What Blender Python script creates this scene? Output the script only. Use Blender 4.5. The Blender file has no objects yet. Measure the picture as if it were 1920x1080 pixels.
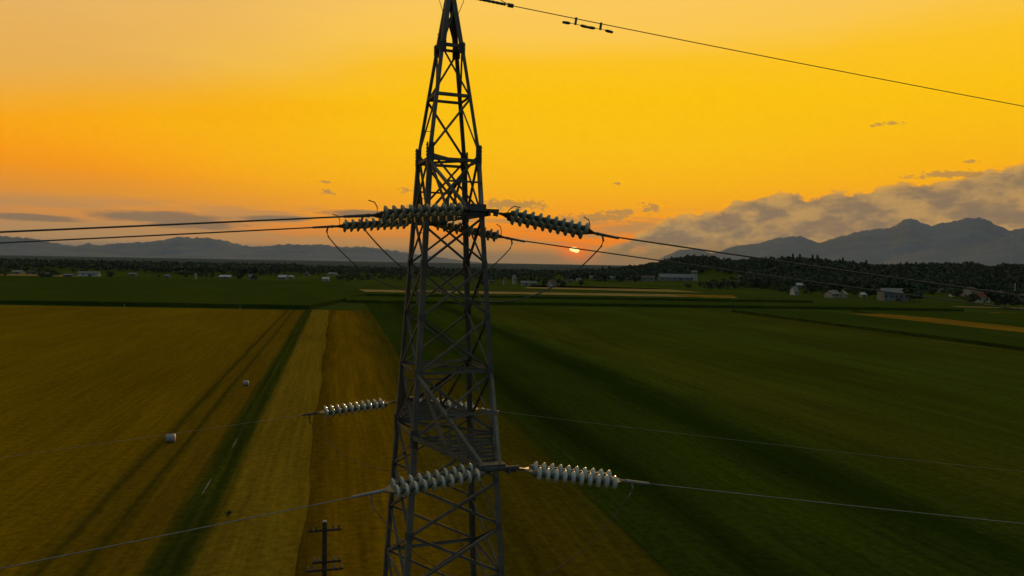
import bpy, bmesh, math, random
import numpy as np
from mathutils import Vector, Matrix, Euler

random.seed(7)
rng = np.random.default_rng(7)
S = bpy.context.scene
C = S.collection
R = math.radians

# ------------------------------------------------------------------ camera
FPX, CX, CY, HC = 1350.0, 960.0, 540.0, 21.0
cam_d = bpy.data.cameras.new('camera')
cam_d.sensor_width = 36.0
cam_d.lens = FPX / 1920.0 * 36.0
cam_d.clip_start = 0.1
cam_d.clip_end = 60000.0
cam = bpy.data.objects.new('camera', cam_d)
C.objects.link(cam)
CAMR = Matrix.Rotation(R(90 - 2.04), 3, 'X') @ Matrix.Rotation(R(1.0), 3, 'Z')
cam.matrix_world = Matrix.Translation((0, 0, HC)) @ CAMR.to_4x4()
S.camera = cam
S.view_settings.view_transform = 'Standard'
S.view_settings.look = 'None'
S.view_settings.exposure = 0.0
S.view_settings.gamma = 1.0
S.cycles.use_denoising = True
S.cycles.max_bounces = 5
S.cycles.volume_bounces = 0
S.cycles.transparent_max_bounces = 6


def ray(px, py):
    return (CAMR @ Vector(((px - CX) / FPX, -(py - CY) / FPX, -1.0))).normalized()


def azel(px, py):
    d = ray(px, py)
    return math.degrees(math.atan2(d.x, d.y)), math.degrees(math.asin(d.z))


def at_y(px, py, Y):
    d = ray(px, py)
    return Vector((d.x, d.y, d.z)) * (Y / d.y) + Vector((0, 0, HC))


def on_ground(px, py, z=0.0):
    d = ray(px, py)
    t = (z - HC) / d.z
    return d * t + Vector((0, 0, HC))


def lin(r, g, b):
    f = lambda c: (c / 255 / 12.92) if c <= 10 else ((c / 255 + 0.055) / 1.055) ** 2.4
    return (f(r), f(g), f(b), 1.0)


# ------------------------------------------------------------------ node helpers
class NT:
    def __init__(self, tree):
        self.t = tree
        self.t.nodes.clear()

    def n(self, kind, **kw):
        nd = self.t.nodes.new(kind)
        for k, v in kw.items():
            setattr(nd, k, v)
        return nd

    def set(self, sock, v):
        if isinstance(v, bpy.types.NodeSocket):
            self.t.links.new(v, sock)
        else:
            sock.default_value = v

    def m(self, op, a, b=0.0, c=0.0, clamp=False):
        nd = self.n('ShaderNodeMath', operation=op, use_clamp=clamp)
        self.set(nd.inputs[0], a)
        self.set(nd.inputs[1], b)
        self.set(nd.inputs[2], c)
        return nd.outputs[0]

    def smooth(self, x, lo, hi, a=0.0, b=1.0):
        nd = self.n('ShaderNodeMapRange', interpolation_type='SMOOTHSTEP')
        self.set(nd.inputs['Value'], x)
        nd.inputs['From Min'].default_value = lo
        nd.inputs['From Max'].default_value = hi
        nd.inputs['To Min'].default_value = a
        nd.inputs['To Max'].default_value = b
        return nd.outputs[0]

    def mix(self, fac, a, b, mode='MIX'):
        nd = self.n('ShaderNodeMix', data_type='RGBA', blend_type=mode)
        self.set(nd.inputs[0], fac)
        self.set(nd.inputs[6], a)
        self.set(nd.inputs[7], b)
        return nd.outputs[2]

    def noise(self, vec, scale, detail=4.0, rough=0.55, dist=0.0):
        nd = self.n('ShaderNodeTexNoise')
        self.set(nd.inputs['Vector'], vec)
        nd.inputs['Scale'].default_value = scale
        nd.inputs['Detail'].default_value = detail
        nd.inputs['Roughness'].default_value = rough
        nd.inputs['Distortion'].default_value = dist
        return nd.outputs[0]

    def comb(self, x, y, z=0.0):
        nd = self.n('ShaderNodeCombineXYZ')
        self.set(nd.inputs[0], x)
        self.set(nd.inputs[1], y)
        self.set(nd.inputs[2], z)
        return nd.outputs[0]

    def ramp(self, x, stops, lo, hi):
        nd = self.n('ShaderNodeMapRange')
        self.set(nd.inputs['Value'], x)
        nd.inputs['From Min'].default_value = lo
        nd.inputs['From Max'].default_value = hi
        r = self.n('ShaderNodeValToRGB')
        self.t.links.new(nd.outputs[0], r.inputs[0])
        e = r.color_ramp.elements
        while len(e) > 1:
            e.remove(e[-1])
        for i, (p, col) in enumerate(stops):
            q = (p - lo) / (hi - lo)
            if i == 0:
                e[0].position = q
                e[0].color = col
            else:
                k = e.new(q)
                k.color = col
        return r.outputs[0]

    def curve(self, x, pts, lo, hi, ylo, yhi):
        nd = self.n('ShaderNodeMapRange')
        self.set(nd.inputs['Value'], x)
        nd.inputs['From Min'].default_value = lo
        nd.inputs['From Max'].default_value = hi
        f = self.n('ShaderNodeFloatCurve')
        self.t.links.new(nd.outputs[0], f.inputs['Value'])
        cu = f.mapping.curves[0]
        P = sorted([((a - lo) / (hi - lo), (b - ylo) / (yhi - ylo)) for a, b in pts])
        cu.points[0].location = P[0]
        cu.points[1].location = P[-1]
        for p in P[1:-1]:
            cu.points.new(*p)
        for p in cu.points:
            p.handle_type = 'VECTOR'
        f.mapping.update()
        return self.m('MULTIPLY_ADD', f.outputs[0], yhi - ylo, ylo)


# ------------------------------------------------------------------ sky
SUN_AZ, SUN_EL = azel(1077, 468)
world = bpy.data.worlds.new('World')
S.world = world
world.use_nodes = True
w = NT(world.node_tree)
tc = w.n('ShaderNodeTexCoord')
sep = w.n('ShaderNodeSeparateXYZ')
w.t.links.new(tc.outputs['Generated'], sep.inputs[0])
dx, dy, dz = sep.outputs
hyp = w.m('SQRT', w.m('ADD', w.m('MULTIPLY', dx, dx), w.m('MULTIPLY', dy, dy)))
az = w.m('MULTIPLY', w.m('ARCTAN2', dx, dy), 57.29578)
el = w.m('MULTIPLY', w.m('ARCTAN2', dz, hyp), 57.29578)
SK = 1.0
tilt = w.m('MULTIPLY', w.m('MULTIPLY_ADD', az, -1 / 31.0, -5 / 31.0, clamp=True), w.smooth(el, 5.5, 9.0))
wrp0 = w.noise(w.comb(w.m('MULTIPLY', az, 0.05), w.m('MULTIPLY', el, 0.25), 2.2), 1.0, 3.0)
el2 = w.m('ADD', w.m('MULTIPLY_ADD', tilt, 4.6, el), w.m('MULTIPLY', w.m('SUBTRACT', wrp0, 0.5), w.smooth(el, 6, 11, 0.0, 2.4)))
mid = w.ramp(el2, [(-3, lin(118, 100, 78)), (0, lin(140, 115, 82)), (0.7, lin(158, 124, 80)), (1.5, lin(205, 128, 52)),
                  (2.6, lin(246, 146, 22)), (4.0, lin(255, 166, 4)), (6, lin(255, 182, 0)), (9, lin(255, 193, 0)),
                  (13, lin(255, 196, 0)), (15.3, lin(255, 196, 28)), (17.5, lin(254, 201, 78)), (22, lin(252, 202, 102)),
                  (40, lin(160, 145, 110)), (90, lin(138, 156, 164))], -3, 90)
left = w.ramp(el2, [(-3, lin(100, 95, 88)), (0, lin(120, 105, 88)), (1.2, lin(172, 132, 88)), (2.6, lin(208, 140, 70)),
                   (4.4, lin(228, 146, 44)), (6.0, lin(250, 152, 6)), (9.0, lin(255, 160, 0)), (13.2, lin(254, 168, 0)), (14.4, lin(248, 172, 40)),
                   (16.5, lin(236, 176, 80)), (25, lin(228, 182, 112)), (40, lin(156, 142, 112)), (90, lin(138, 156, 164))], -3, 90)
right = w.ramp(el2, [(-3, lin(118, 104, 84)), (0, lin(130, 112, 84)), (1.5, lin(170, 128, 66)), (3, lin(235, 146, 24)),
                    (6, lin(255, 176, 0)), (9, lin(255, 187, 0)), (12, lin(255, 194, 0)), (15.5, lin(255, 196, 32)),
                    (19, lin(252, 198, 84)), (40, lin(158, 144, 110)), (90, lin(138, 156, 164))], -3, 90)
warp = w.noise(w.comb(w.m('MULTIPLY', az, 0.03), w.m('MULTIPLY', el, 0.2)), 2.0, 2.0)
azw = w.m('MULTIPLY_ADD', w.m('SUBTRACT', warp, 0.5), 14.0, az)
col = w.mix(w.smooth(azw, -37, -3), left, mid)
col = w.mix(w.smooth(azw, 8, 42), col, right)
# orange glow over the sun
g1 = w.m('EXPONENT', w.m('MULTIPLY', w.m('ADD', w.m('POWER', w.m('ABSOLUTE', w.m('DIVIDE', w.m('SUBTRACT', az, SUN_AZ + 0.6), 7.0)), 2.0),
                                           w.m('POWER', w.m('ABSOLUTE', w.m('DIVIDE', w.m('SUBTRACT', el, SUN_EL + 1.05), 1.1)), 2.0)), -1.0))
col = w.mix(w.m('MULTIPLY', g1, 0.9), col, lin(255, 134, 0))
# thin layered cloud low over the horizon
strat = w.noise(w.comb(w.m('MULTIPLY', az, 0.10), w.m('MULTIPLY', el, 0.95), 3.3), 1.0, 5.0, 0.6, 0.3)
band = w.m('MULTIPLY', w.smooth(el, 4.6, 3.2), w.smooth(el, 0.4, 1.4))
band = w.m('MULTIPLY', band, w.smooth(az, 26, 12))
smask = w.m('MULTIPLY', w.smooth(strat, 0.43, 0.58), band)
scol = w.mix(w.smooth(az, -30, 0), lin(176, 138, 92), lin(186, 138, 78))
col = w.mix(w.m('MULTIPLY', smask, w.smooth(az, -24, -6, 0.55, 0.85)), col, scol)
# cumulus bank over the right mountains
fine = w.noise(w.comb(w.m('MULTIPLY', az, 0.55), w.m('MULTIPLY', el, 0.9), 7.7), 1.0, 6.0, 0.62)
edge_px = [(1130, 470), (1215, 432), (1250, 412), (1290, 402), (1350, 396), (1380, 380), (1440, 366), (1495, 362), (1512, 372), (1560, 360),
           (1600, 362), (1650, 352), (1700, 344), (1760, 344), (1820, 330), (1860, 318), (1920, 308), (2100, 290)]
EP = [azel(*p) for p in edge_px]
edge = w.curve(az, [(-1.0 + EP[0][0], -1.0)] + EP + [(60.0, 8.0)], 3.0, 62.0, -2.0, 12.0)
d_edge = w.m('SUBTRACT', w.m('MULTIPLY_ADD', w.m('SUBTRACT', fine, 0.5), 1.9, edge), el)
bank = w.m('MULTIPLY', w.smooth(d_edge, -0.10, 0.22), w.smooth(az, 4.5, 9.0))
bank_tex = w.noise(w.comb(w.m('MULTIPLY', az, 0.35), w.m('MULTIPLY', el, 0.8), 1.2), 1.0, 5.0, 0.6)
bt2 = w.m('MULTIPLY_ADD', w.m('SUBTRACT', fine, 0.5), 0.55, bank_tex)
bcol = w.mix(w.smooth(bt2, 0.34, 0.66), lin(126, 110, 90), lin(186, 148, 92))
lit = w.m('MULTIPLY', w.smooth(d_edge, 0.75, 0.1), w.smooth(fine, 0.42, 0.60))
bcol = w.mix(w.m('MULTIPLY', lit, 0.65), bcol, lin(222, 164, 66))
bcol = w.mix(w.smooth(el, 2.4, 0.4), bcol, lin(140, 114, 76))
holes = w.m('MULTIPLY', w.smooth(bank_tex, 0.56, 0.68), w.smooth(az, 17, 10))
bank = w.m('MULTIPLY', bank, w.m('SUBTRACT', 1.0, w.m('MULTIPLY', holes, 0.8)))
rim = w.m('MULTIPLY', w.smooth(d_edge, -0.35, 0.0), w.smooth(d_edge, 0.5, 0.0))
rim = w.m('MULTIPLY', rim, w.smooth(az, 9.0, 14.0))
col = w.mix(w.m('MULTIPLY', rim, 0.5), col, lin(255, 170, 20))
col = w.mix(w.m('MULTIPLY', bank, 0.93), col, bcol)
# single small clouds
BL = [(300, 407, 105, 10, 0), (370, 421, 80, 9, 0), (240, 404, 60, 7, 0), (615, 360, 17, 5, 1), (612, 341, 14, 3, 1), (760, 356, 13, 5, 1), (960, 384, 62, 9, 1),
      (1165, 398, 26, 6, 1), (1222, 391, 20, 12, 1), (1160, 344, 9, 2, 1), (1660, 233, 22, 3, 1), (1815, 303, 12, 3, 1), (1778, 327, 46, 6, 1),
      (1120, 408, 60, 7, 1), (820, 388, 60, 7, 1), (690, 402, 80, 8, 0), (520, 410, 60, 6, 0), (60, 408, 70, 6, 0)]
puff = w.noise(w.comb(w.m('MULTIPLY', az, 1.5), w.m('MULTIPLY', el, 2.6), 4.1), 1.0, 6.0, 0.62)
lens = w.noise(w.comb(w.m('MULTIPLY', az, 0.45), w.m('MULTIPLY', el, 2.6), 9.1), 1.0, 5.0, 0.6)
for kind in (0, 1):
    acc = None
    for (bx, by, bw, bh, k) in BL:
        if k != kind:
            continue
        a0, e0 = azel(bx, by)
        wa, we = bw / FPX * 57.3, bh / FPX * 57.3
        q = w.m('ADD', w.m('POWER', w.m('ABSOLUTE', w.m('DIVIDE', w.m('SUBTRACT', az, a0), wa)), 2.0),
                w.m('POWER', w.m('ABSOLUTE', w.m('DIVIDE', w.m('SUBTRACT', el, e0), we)), 2.0))
        g = w.m('EXPONENT', w.m('MULTIPLY_ADD', q, -0.7, math.log(0.8 if bw < 25 else 1.0)))
        acc = g if acc is None else w.m('MAXIMUM', acc, g)
    fmask = w.m('MULTIPLY_ADD', w.m('SUBTRACT', puff if kind else lens, 0.5), 2.6 if kind else 0.9, acc)
    fmask = w.m('MULTIPLY', w.smooth(fmask, 0.34, 0.78), w.smooth(acc, 0.04, 0.35))
    col = w.mix(w.m('MULTIPLY', fmask, 0.8 if kind else 0.9), col, lin(176, 134, 74) if kind else lin(134, 110, 84))
# grey air right above the land
lowair = w.m('MULTIPLY', w.smooth(el, 1.25, 0.35), 0.85)
col = w.mix(lowair, col, w.mix(w.smooth(az, -14, 4), lin(112, 104, 94), lin(148, 116, 80)))
# the sun, its lower half behind a cloud layer
sx = w.m('DIVIDE', w.m('SUBTRACT', az, SUN_AZ), 0.40)
sy = w.m('DIVIDE', w.m('SUBTRACT', el, w.m('MULTIPLY_ADD', sx, -0.06, SUN_EL - 0.02)), 0.23)
sr = w.m('SQRT', w.m('ADD', w.m('MULTIPLY', sx, sx), w.m('MULTIPLY', sy, sy)))
gsun = w.m('EXPONENT', w.m('MULTIPLY', w.m('MULTIPLY', sr, sr), -0.10))
col = w.mix(w.m('MULTIPLY', gsun, 0.85), col, lin(255, 118, 0))
disc = w.m('MULTIPLY', w.smooth(sr, 1.08, 0.85), w.smooth(w.m('ADD', sy, w.m('MULTIPLY', sx, 0.3)), -0.95, -0.6))
col = w.mix(disc, col, (1.6, 1.15, 0.42, 1))
# cool, dim sky on the side away from the sun
back = w.ramp(el, [(-3, lin(64, 74, 80)), (0, lin(80, 94, 106)), (12, lin(94, 110, 122)), (40, lin(116, 136, 148)), (90, lin(138, 156, 164))], -3, 90)
front = w.smooth(w.m('DIVIDE', dy, hyp), -0.25, 0.62)
col = w.mix(front, back, col)
bg = w.n('ShaderNodeBackground')
w.set(bg.inputs['Color'], col)
bg.inputs['Strength'].default_value = SK
wo = w.n('ShaderNodeOutputWorld')
w.t.links.new(bg.outputs[0], wo.inputs[0])
world.cycles.sampling_method = 'MANUAL'
world.cycles.sample_map_resolution = 512

sun_d = bpy.data.lights.new('sun', 'SUN')
sun_d.energy = 2.0
sun_d.angle = R(0.5)
sun_d.color = (1.0, 0.56, 0.2)
sun = bpy.data.objects.new('sun', sun_d)
C.objects.link(sun)
sdir = ray(1077, 466)
sun.rotation_euler = (-sdir).to_track_quat('-Z', 'Y').to_euler()

# ------------------------------------------------------------------ materials
MATS = {}


def principled(name, colour_fn, rough=0.8, spec=0.3, metal=0.0, bump=None, coat=0.0):
    m = bpy.data.materials.new(name)
    m.use_nodes = True
    t = NT(m.node_tree)
    b = t.n('ShaderNodeBsdfPrincipled')
    o = t.n('ShaderNodeOutputMaterial')
    t.t.links.new(b.outputs[0], o.inputs[0])
    t.set(b.inputs['Base Color'], colour_fn(t))
    b.inputs['Roughness'].default_value = rough
    b.inputs['Specular IOR Level'].default_value = spec
    b.inputs['Metallic'].default_value = metal
    b.inputs['Coat Weight'].default_value = coat
    if bump:
        bp = t.n('ShaderNodeBump')
        bp.inputs['Strength'].default_value = bump[1]
        bp.inputs['Distance'].default_value = bump[2]
        geo = t.n('ShaderNodeNewGeometry')
        t.set(bp.inputs['Height'], t.noise(geo.outputs['Position'], bump[0], 4.0))
        t.t.links.new(bp.outputs[0], b.inputs['Normal'])
    MATS[name] = m
    return m


def two_tone(a, b, scale, lo=0.35, hi=0.65, detail=5.0):
    def fn(t):
        geo = t.n('ShaderNodeNewGeometry')
        f = t.smooth(t.noise(geo.outputs['Position'], scale, detail, 0.6), lo, hi)
        return t.mix(f, (*a, 1), (*b, 1))
    return fn


SLOPE = 0.245          # every strip field here runs along (-SLOPE, 1)


def crop(a, b, c, rows=1.1, row_amt=0.35, patch=0.02):
    """crop colour: large patches, fine grain, drilled rows along the strips"""
    def fn(t):
        geo = t.n('ShaderNodeNewGeometry')
        sp = t.n('ShaderNodeSeparateXYZ')
        t.t.links.new(geo.outputs['Position'], sp.inputs[0])
        s = t.m('MULTIPLY_ADD', sp.outputs[1], SLOPE, sp.outputs[0])
        along = sp.outputs[1]
        v = t.comb(s, t.m('MULTIPLY', along, 0.12))
        big = t.noise(t.comb(s, t.m('MULTIPLY', along, 0.4)), patch, 5.0, 0.6, 0.4)
        streak = t.noise(v, rows, 4.0, 0.6)
        grain = t.noise(geo.outputs['Position'], 1.7, 4.0, 0.7)
        k = t.mix(t.smooth(big, 0.36, 0.64), (*a, 1), (*b, 1))
        k = t.mix(t.m('MULTIPLY', t.smooth(streak, 0.45, 0.75), row_amt), k, (*c, 1))
        val = t.m('MULTIPLY_ADD', grain, 0.8, 0.6)
        return t.mix(1.0, k, t.comb(val, val, val), 'MULTIPLY')
    return fn


def crop_by_s(stops, wob_amt, rows=0.4, row_amt=0.4, lo=-60.0, hi=240.0, jag=0.5):
    """crop colour that changes across the strips (s), with ragged blends"""
    def fn(t):
        geo = t.n('ShaderNodeNewGeometry')
        sp = t.n('ShaderNodeSeparateXYZ')
        t.t.links.new(geo.outputs['Position'], sp.inputs[0])
        s_ = t.m('MULTIPLY_ADD', sp.outputs[1], SLOPE, sp.outputs[0])
        along = sp.outputs[1]
        w1 = t.noise(t.comb(t.m('MULTIPLY', s_, .10), t.m('MULTIPLY', along, 0.025)), 1.0, 5.0, 0.65)
        w2 = t.noise(geo.outputs['Position'], 0.55, 5.0, 0.7)
        sw = t.m('MULTIPLY_ADD', t.m('SUBTRACT', w1, 0.5), wob_amt, s_)
        sw = t.m('MULTIPLY_ADD', t.m('SUBTRACT', w2, 0.5), wob_amt * jag, sw)
        k = t.ramp(sw, [(p, (*c, 1)) for p, c in stops], lo, hi)
        big = t.noise(t.comb(s_, t.m('MULTIPLY', along, 0.4)), 0.03, 5.0, 0.6, 0.4)
        streak = t.noise(t.comb(s_, t.m('MULTIPLY', along, 0.06)), rows, 5.0, 0.65)
        grain = t.noise(geo.outputs['Position'], 1.3, 5.0, 0.75)
        drill = t.noise(t.comb(t.m('MULTIPLY', s_, 1.9), t.m('MULTIPLY', along, 0.05)), 1.0, 3.0, 0.6)
        val = t.m('MULTIPLY_ADD', t.m('SUBTRACT', streak, .5), row_amt * 3.0, 1.0)
        val = t.m('MULTIPLY', val, t.m('MULTIPLY_ADD', t.m('SUBTRACT', drill, .5), .9, 1.0))
        val = t.m('MULTIPLY', val, t.m('MULTIPLY_ADD', t.m('SUBTRACT', big, .5), 1.0, 1.0))
        val = t.m('MULTIPLY', val, t.m('MULTIPLY_ADD', t.m('SUBTRACT', grain, .5), 1.7, 1.0))
        return t.mix(1.0, k, t.comb(val, val, val), 'MULTIPLY')
    return fn


WD, WP, WO, WG = (.168, .106, .002), (.172, .114, .008), (.155, .090, .002), (.066, .054, .003)
OL, DG, DP = (.060, .066, .005), (.026, .042, .003), (.015, .026, .002)
principled('ground_green', crop((.040, .060, .008), (.052, .070, .010), (.026, .042, .006), 0.3, 0.4), 0.85, 0.0)
principled('wheat_dark', crop_by_s([(-60, WD), (-30, (.155, .096, .002)), (-21.2, (.160, .098, .002)), (-20.2, (.120, .080, .003)), (-19.5, (.052, .042, .003)), (-18.8, (.130, .084, .003)), (-17.3, (.120, .078, .003)), (-16.8, (.050, .044, .003)), (-16.2, (.110, .076, .003)), (-15.6, (.135, .084, .003)),
                                    (-13.4, (.125, .080, .003)), (-12.4, (.080, .066, .004)), (-11.6, (.044, .052, .004))], 0.9, 0.35, 0.2, -60, 0, .7), 0.85, 0.0, bump=(2.2, .5, .25))
principled('wheat_pale', crop_by_s([(-10.6, (.050, .056, .004)), (-9.6, (.120, .088, .006)), (-8.6, WP), (-4.0, (.175, .118, .007)), (-2.5, (.165, .108, .005))], 0.9, 0.5, 0.2, -20, 0, .8), 0.85, 0.0, bump=(2.2, .5, .25))
principled('wheat_orange', crop_by_s([(-2.6, (.080, .050, .002)), (-1.5, (.105, .064, .002)), (.5, WO), (6, (.150, .088, .002)), (12, WG), (17, (.080, .058, .003)), (24, (.052, .050, .003))], 3.5, 0.5, 0.4, -10, 40), 0.85, 0.0, bump=(2.2, .5, .25))
principled('grass_track', crop_by_s([(-13.2, (.115, .080, .004)), (-12.4, (.050, .052, .004)), (-11.7, (.030, .040, .003)), (-11.2, (.052, .056, .005)), (-10.7, (.028, .038, .003)), (-10.0, (.044, .050, .004)), (-9.2, (.125, .090, .006))], 0.9, 0.9, 0.4, -16, -6, .9), 0.9, 0.0, bump=(3, .6, .2))
principled('pale_streak', two_tone((.11, .095, .055), (.17, .145, .09), 1.5), 0.95, 0.0)
principled('rut', crop((.070, .054, .005), (.090, .064, .006), (.050, .044, .004), 0.9, 0.4, 0.06), 0.9, 0.0)
principled('green_right', crop_by_s([(22, (.040, .044, .003)), (25, DG), (29, DP), (33, DG), (40, (.032, .052, .003)), (45, DG), (48, (.017, .030, .002)), (51, (.017, .030, .002)), (55, (.036, .054, .004)), (64, OL), (90, (.048, .062, .004)),
                                     (130, (.052, .068, .006)), (182, OL)], 9.0, 0.25, 0.35, 0, 200), 0.85, 0.0, bump=(1.6, .6, .3))
principled('green_dark', crop((.024, .042, .003), (.033, .050, .004), (.015, .030, .002), 0.28, 0.6, 0.03), 0.85, 0.0, bump=(1.6, .6, .3))
principled('maize', crop((.036, .058, .005), (.048, .068, .006), (.026, .042, .004), 0.4, 0.5, 0.02), 0.85, 0.0, bump=(1.2, .8, .6))
principled('tan_strip', crop((.26, .18, .055), (.32, .22, .07), (.20, .13, .03), 0.2, 0.4, 0.03), 0.9, 0.0)
principled('gold_strip', crop((.19, .11, .010), (.24, .14, .012), (.14, .085, .008), 0.2, 0.4, 0.03), 0.9, 0.0)
principled('meadow', crop((.044, .066, .006), (.060, .080, .008), (.032, .050, .005), 0.1, 0.4, 0.02), 0.9, 0.0)
principled('hazed_rock', two_tone((.155, .176, .198), (.185, .206, .23), 0.002), 0.95, 0.1)  # pale blue airlight of the distance put into the mountain colour
principled('wood_floor', two_tone((.050, .066, .060), (.070, .086, .078), 0.004), 0.95, 0.0)
principled('steel', two_tone((.078, .076, .056), (.132, .126, .098), 1.6, .30, .70), 0.7, 0.2, bump=(30, .15, .01))
principled('steel_dark', two_tone((.055, .06, .05), (.085, .085, .075), 3.0), 0.7, 0.25)
principled('porcelain', two_tone((.29, .33, .27), (.43, .45, .38), 2.0), 0.12, 0.6)
principled('green_glass', two_tone((.15, .20, .15), (.27, .31, .24), 2.0), 0.08, 0.6)
principled('iron_cap', two_tone((.05, .055, .045), (.085, .085, .07), 6.0), 0.5, 0.4)
principled('alu_wire', two_tone((.16, .16, .14), (.24, .24, .21), 5.0), 0.5, 0.4)
principled('dark_wire', two_tone((.06, .055, .045), (.10, .09, .07), 5.0), 0.6, 0.3)
principled('pole_wood', two_tone((.035, .026, .018), (.07, .05, .035), 4.0), 0.9, 0.1, bump=(12, .4, .02))
principled('leaf_dark', two_tone((.038, .056, .030), (.072, .090, .048), 0.35), 0.85, 0.15)
principled('leaf_mid', two_tone((.046, .068, .024), (.080, .100, .034), 0.35), 0.85, 0.15)
principled('leaf_conifer', two_tone((.026, .042, .022), (.044, .060, .030), 0.5), 0.9, 0.1)
principled('bark', two_tone((.05, .04, .03), (.09, .07, .05), 3.0), 0.9, 0.1)
principled('plaster_white', two_tone((.44, .43, .38), (.54, .53, .47), 0.5), 0.9, 0.1)
principled('plaster_cream', two_tone((.32, .28, .20), (.40, .35, .25), 0.5), 0.9, 0.1)
principled('plaster_grey', two_tone((.17, .17, .14), (.23, .23, .19), 0.5), 0.9, 0.1)
principled('tile_red', two_tone((.14, .055, .035), (.21, .085, .05), 1.5), 0.85, 0.15)
principled('tile_brown', two_tone((.07, .05, .04), (.11, .08, .06), 1.5), 0.85, 0.15)
principled('roof_grey', two_tone((.12, .125, .115), (.17, .175, .16), 1.0), 0.7, 0.3)
principled('roof_pale', two_tone((.36, .35, .31), (.44, .43, .38), 1.0), 0.6, 0.3)
principled('glass_dark', two_tone((.02, .022, .025), (.03, .033, .036), 1.0), 0.15, 0.5)
principled('bale_wrap', two_tone((.22, .21, .19), (.30, .285, .26), 3.0), 0.5, 0.4)


# ------------------------------------------------------------------ mesh helpers
class MB:
    def __init__(self):
        self.v, self.f, self.mi = [], [], []

    def add(self, verts, faces, mi=0):
        o = len(self.v)
        self.v.extend([tuple(x) for x in verts])
        for f in faces:
            self.f.append(tuple(o + i for i in f))
            self.mi.append(mi)

    def box(self, c, sx, sy, sz, mat=None):
        vs = [Vector((x * sx / 2, y * sy / 2, z * sz / 2)) for z in (-1, 1) for y in (-1, 1) for x in (-1, 1)]
        if mat is not None:
            vs = [mat @ q for q in vs]
        c = Vector(c)
        self.add([c + q for q in vs], [(0, 2, 3, 1), (4, 5, 7, 6), (0, 1, 5, 4), (2, 6, 7, 3), (0, 4, 6, 2), (1, 3, 7, 5)])

    def angle(self, p, q, wd, th, u, v):
        """angle iron from p to q: flanges along u and v (made square to the run)"""
        p, q = Vector(p), Vector(q)
        d = (q - p).normalized()
        u = Vector(u)
        u = (u - d * u.dot(d)).normalized()
        v = Vector(v)
        v = v - d * v.dot(d)
        v = (v - u * v.dot(u)).normalized()
        prof = [(0, 0), (wd, 0), (wd, th), (th, th), (th, wd), (0, wd)]
        vs = [p + u * a + v * b for a, b in prof] + [q + u * a + v * b for a, b in prof]
        fs = [(i, (i + 1) % 6, (i + 1) % 6 + 6, i + 6) for i in range(6)]
        fs += [(0, 1, 2, 3), (0, 3, 4, 5), (6, 9, 8, 7), (6, 11, 10, 9)]
        self.add(vs, fs)

    def tube(self, pts, r, n=8, caps=True):
        pts = [Vector(p) for p in pts]
        rs = r if isinstance(r, (list, tuple)) else [r] * len(pts)
        rings = []
        up = Vector((0, 0, 1))
        for i, p in enumerate(pts):
            a = pts[max(i - 1, 0)]
            b = pts[min(i + 1, len(pts) - 1)]
            d = (b - a).normalized()
            x = d.cross(up)
            if x.length < 1e-3:
                x = d.cross(Vector((0, 1, 0)))
            x.normalize()
            y = x.cross(d).normalized()
            rings.append([p + (x * math.cos(2 * math.pi * k / n) + y * math.sin(2 * math.pi * k / n)) * rs[i] for k in range(n)])
        vs = [q for ring in rings for q in ring]
        fs = []
        for i in range(len(pts) - 1):
            for k in range(n):
                fs.append((i * n + k, i * n + (k + 1) % n, (i + 1) * n + (k + 1) % n, (i + 1) * n + k))
        if caps:
            fs.append(tuple(range(n))[::-1])
            fs.append(tuple((len(pts) - 1) * n + k for k in range(n)))
        self.add(vs, fs)

    def lathe(self, prof, n=24, axis=None):
        """prof: (r, h) along local +X"""
        vs, fs = [], []
        for (r, h) in prof:
            for k in range(n):
                a = 2 * math.pi * k / n
                vs.append((h, r * math.cos(a), r * math.sin(a)))
        for i in range(len(prof) - 1):
            for k in range(n):
                fs.append((i * n + k, i * n + (k + 1) % n, (i + 1) * n + (k + 1) % n, (i + 1) * n + k))
        self.add(vs, fs)

    def mesh(self, name, mat, smooth=False, recalc=True):
        me = bpy.data.meshes.new(name)
        me.from_pydata(self.v, [], self.f)
        for mm in (mat if isinstance(mat, (list, tuple)) else [mat]):
            me.materials.append(MATS[mm])
        if isinstance(mat, (list, tuple)):
            me.polygons.foreach_set('material_index', self.mi)
        if recalc:
            bm = bmesh.new()
            bm.from_mesh(me)
            bmesh.ops.recalc_face_normals(bm, faces=bm.faces)
            bm.to_mesh(me)
            bm.free()
        if smooth:
            me.shade_smooth()
        me.update()
        return me

    def build(self, name, mat, parent=None, smooth=False, recalc=True):
        o = bpy.data.objects.new(name, self.mesh(name, mat, smooth, recalc))
        C.objects.link(o)
        if parent is not None:
            o.parent = parent
        return o


def tag(o, label=None, cat=None, group=None, kind=None):
    if label:
        o['label'] = label
    if cat:
        o['category'] = cat
    if group:
        o['group'] = group
    if kind:
        o['kind'] = kind
    return o


def empty(name, loc, label, cat, group=None, rz=0.0):
    o = bpy.data.objects.new(name, None)
    C.objects.link(o)
    o.location = loc
    o.rotation_euler = (0, 0, rz)
    o.empty_display_size = 0.2
    return tag(o, label, cat, group)


def part(name, me, parent, loc=(0, 0, 0)):
    o = bpy.data.objects.new(name, me)
    C.objects.link(o)
    o.parent = parent
    o.location = loc
    return o


def structure(o, label, cat):
    return tag(o, label, cat, None, 'structure')


# ------------------------------------------------------------------ ground and fields
def sheet(name, poly, z, mat, label, cat='field', step=None):
    """flat sheet; poly in world XY"""
    mb = MB()
    mb.add([(x, y, z) for x, y in poly], [tuple(range(len(poly)))])
    o = mb.build(name, mat)
    return structure(o, label, cat)


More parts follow.
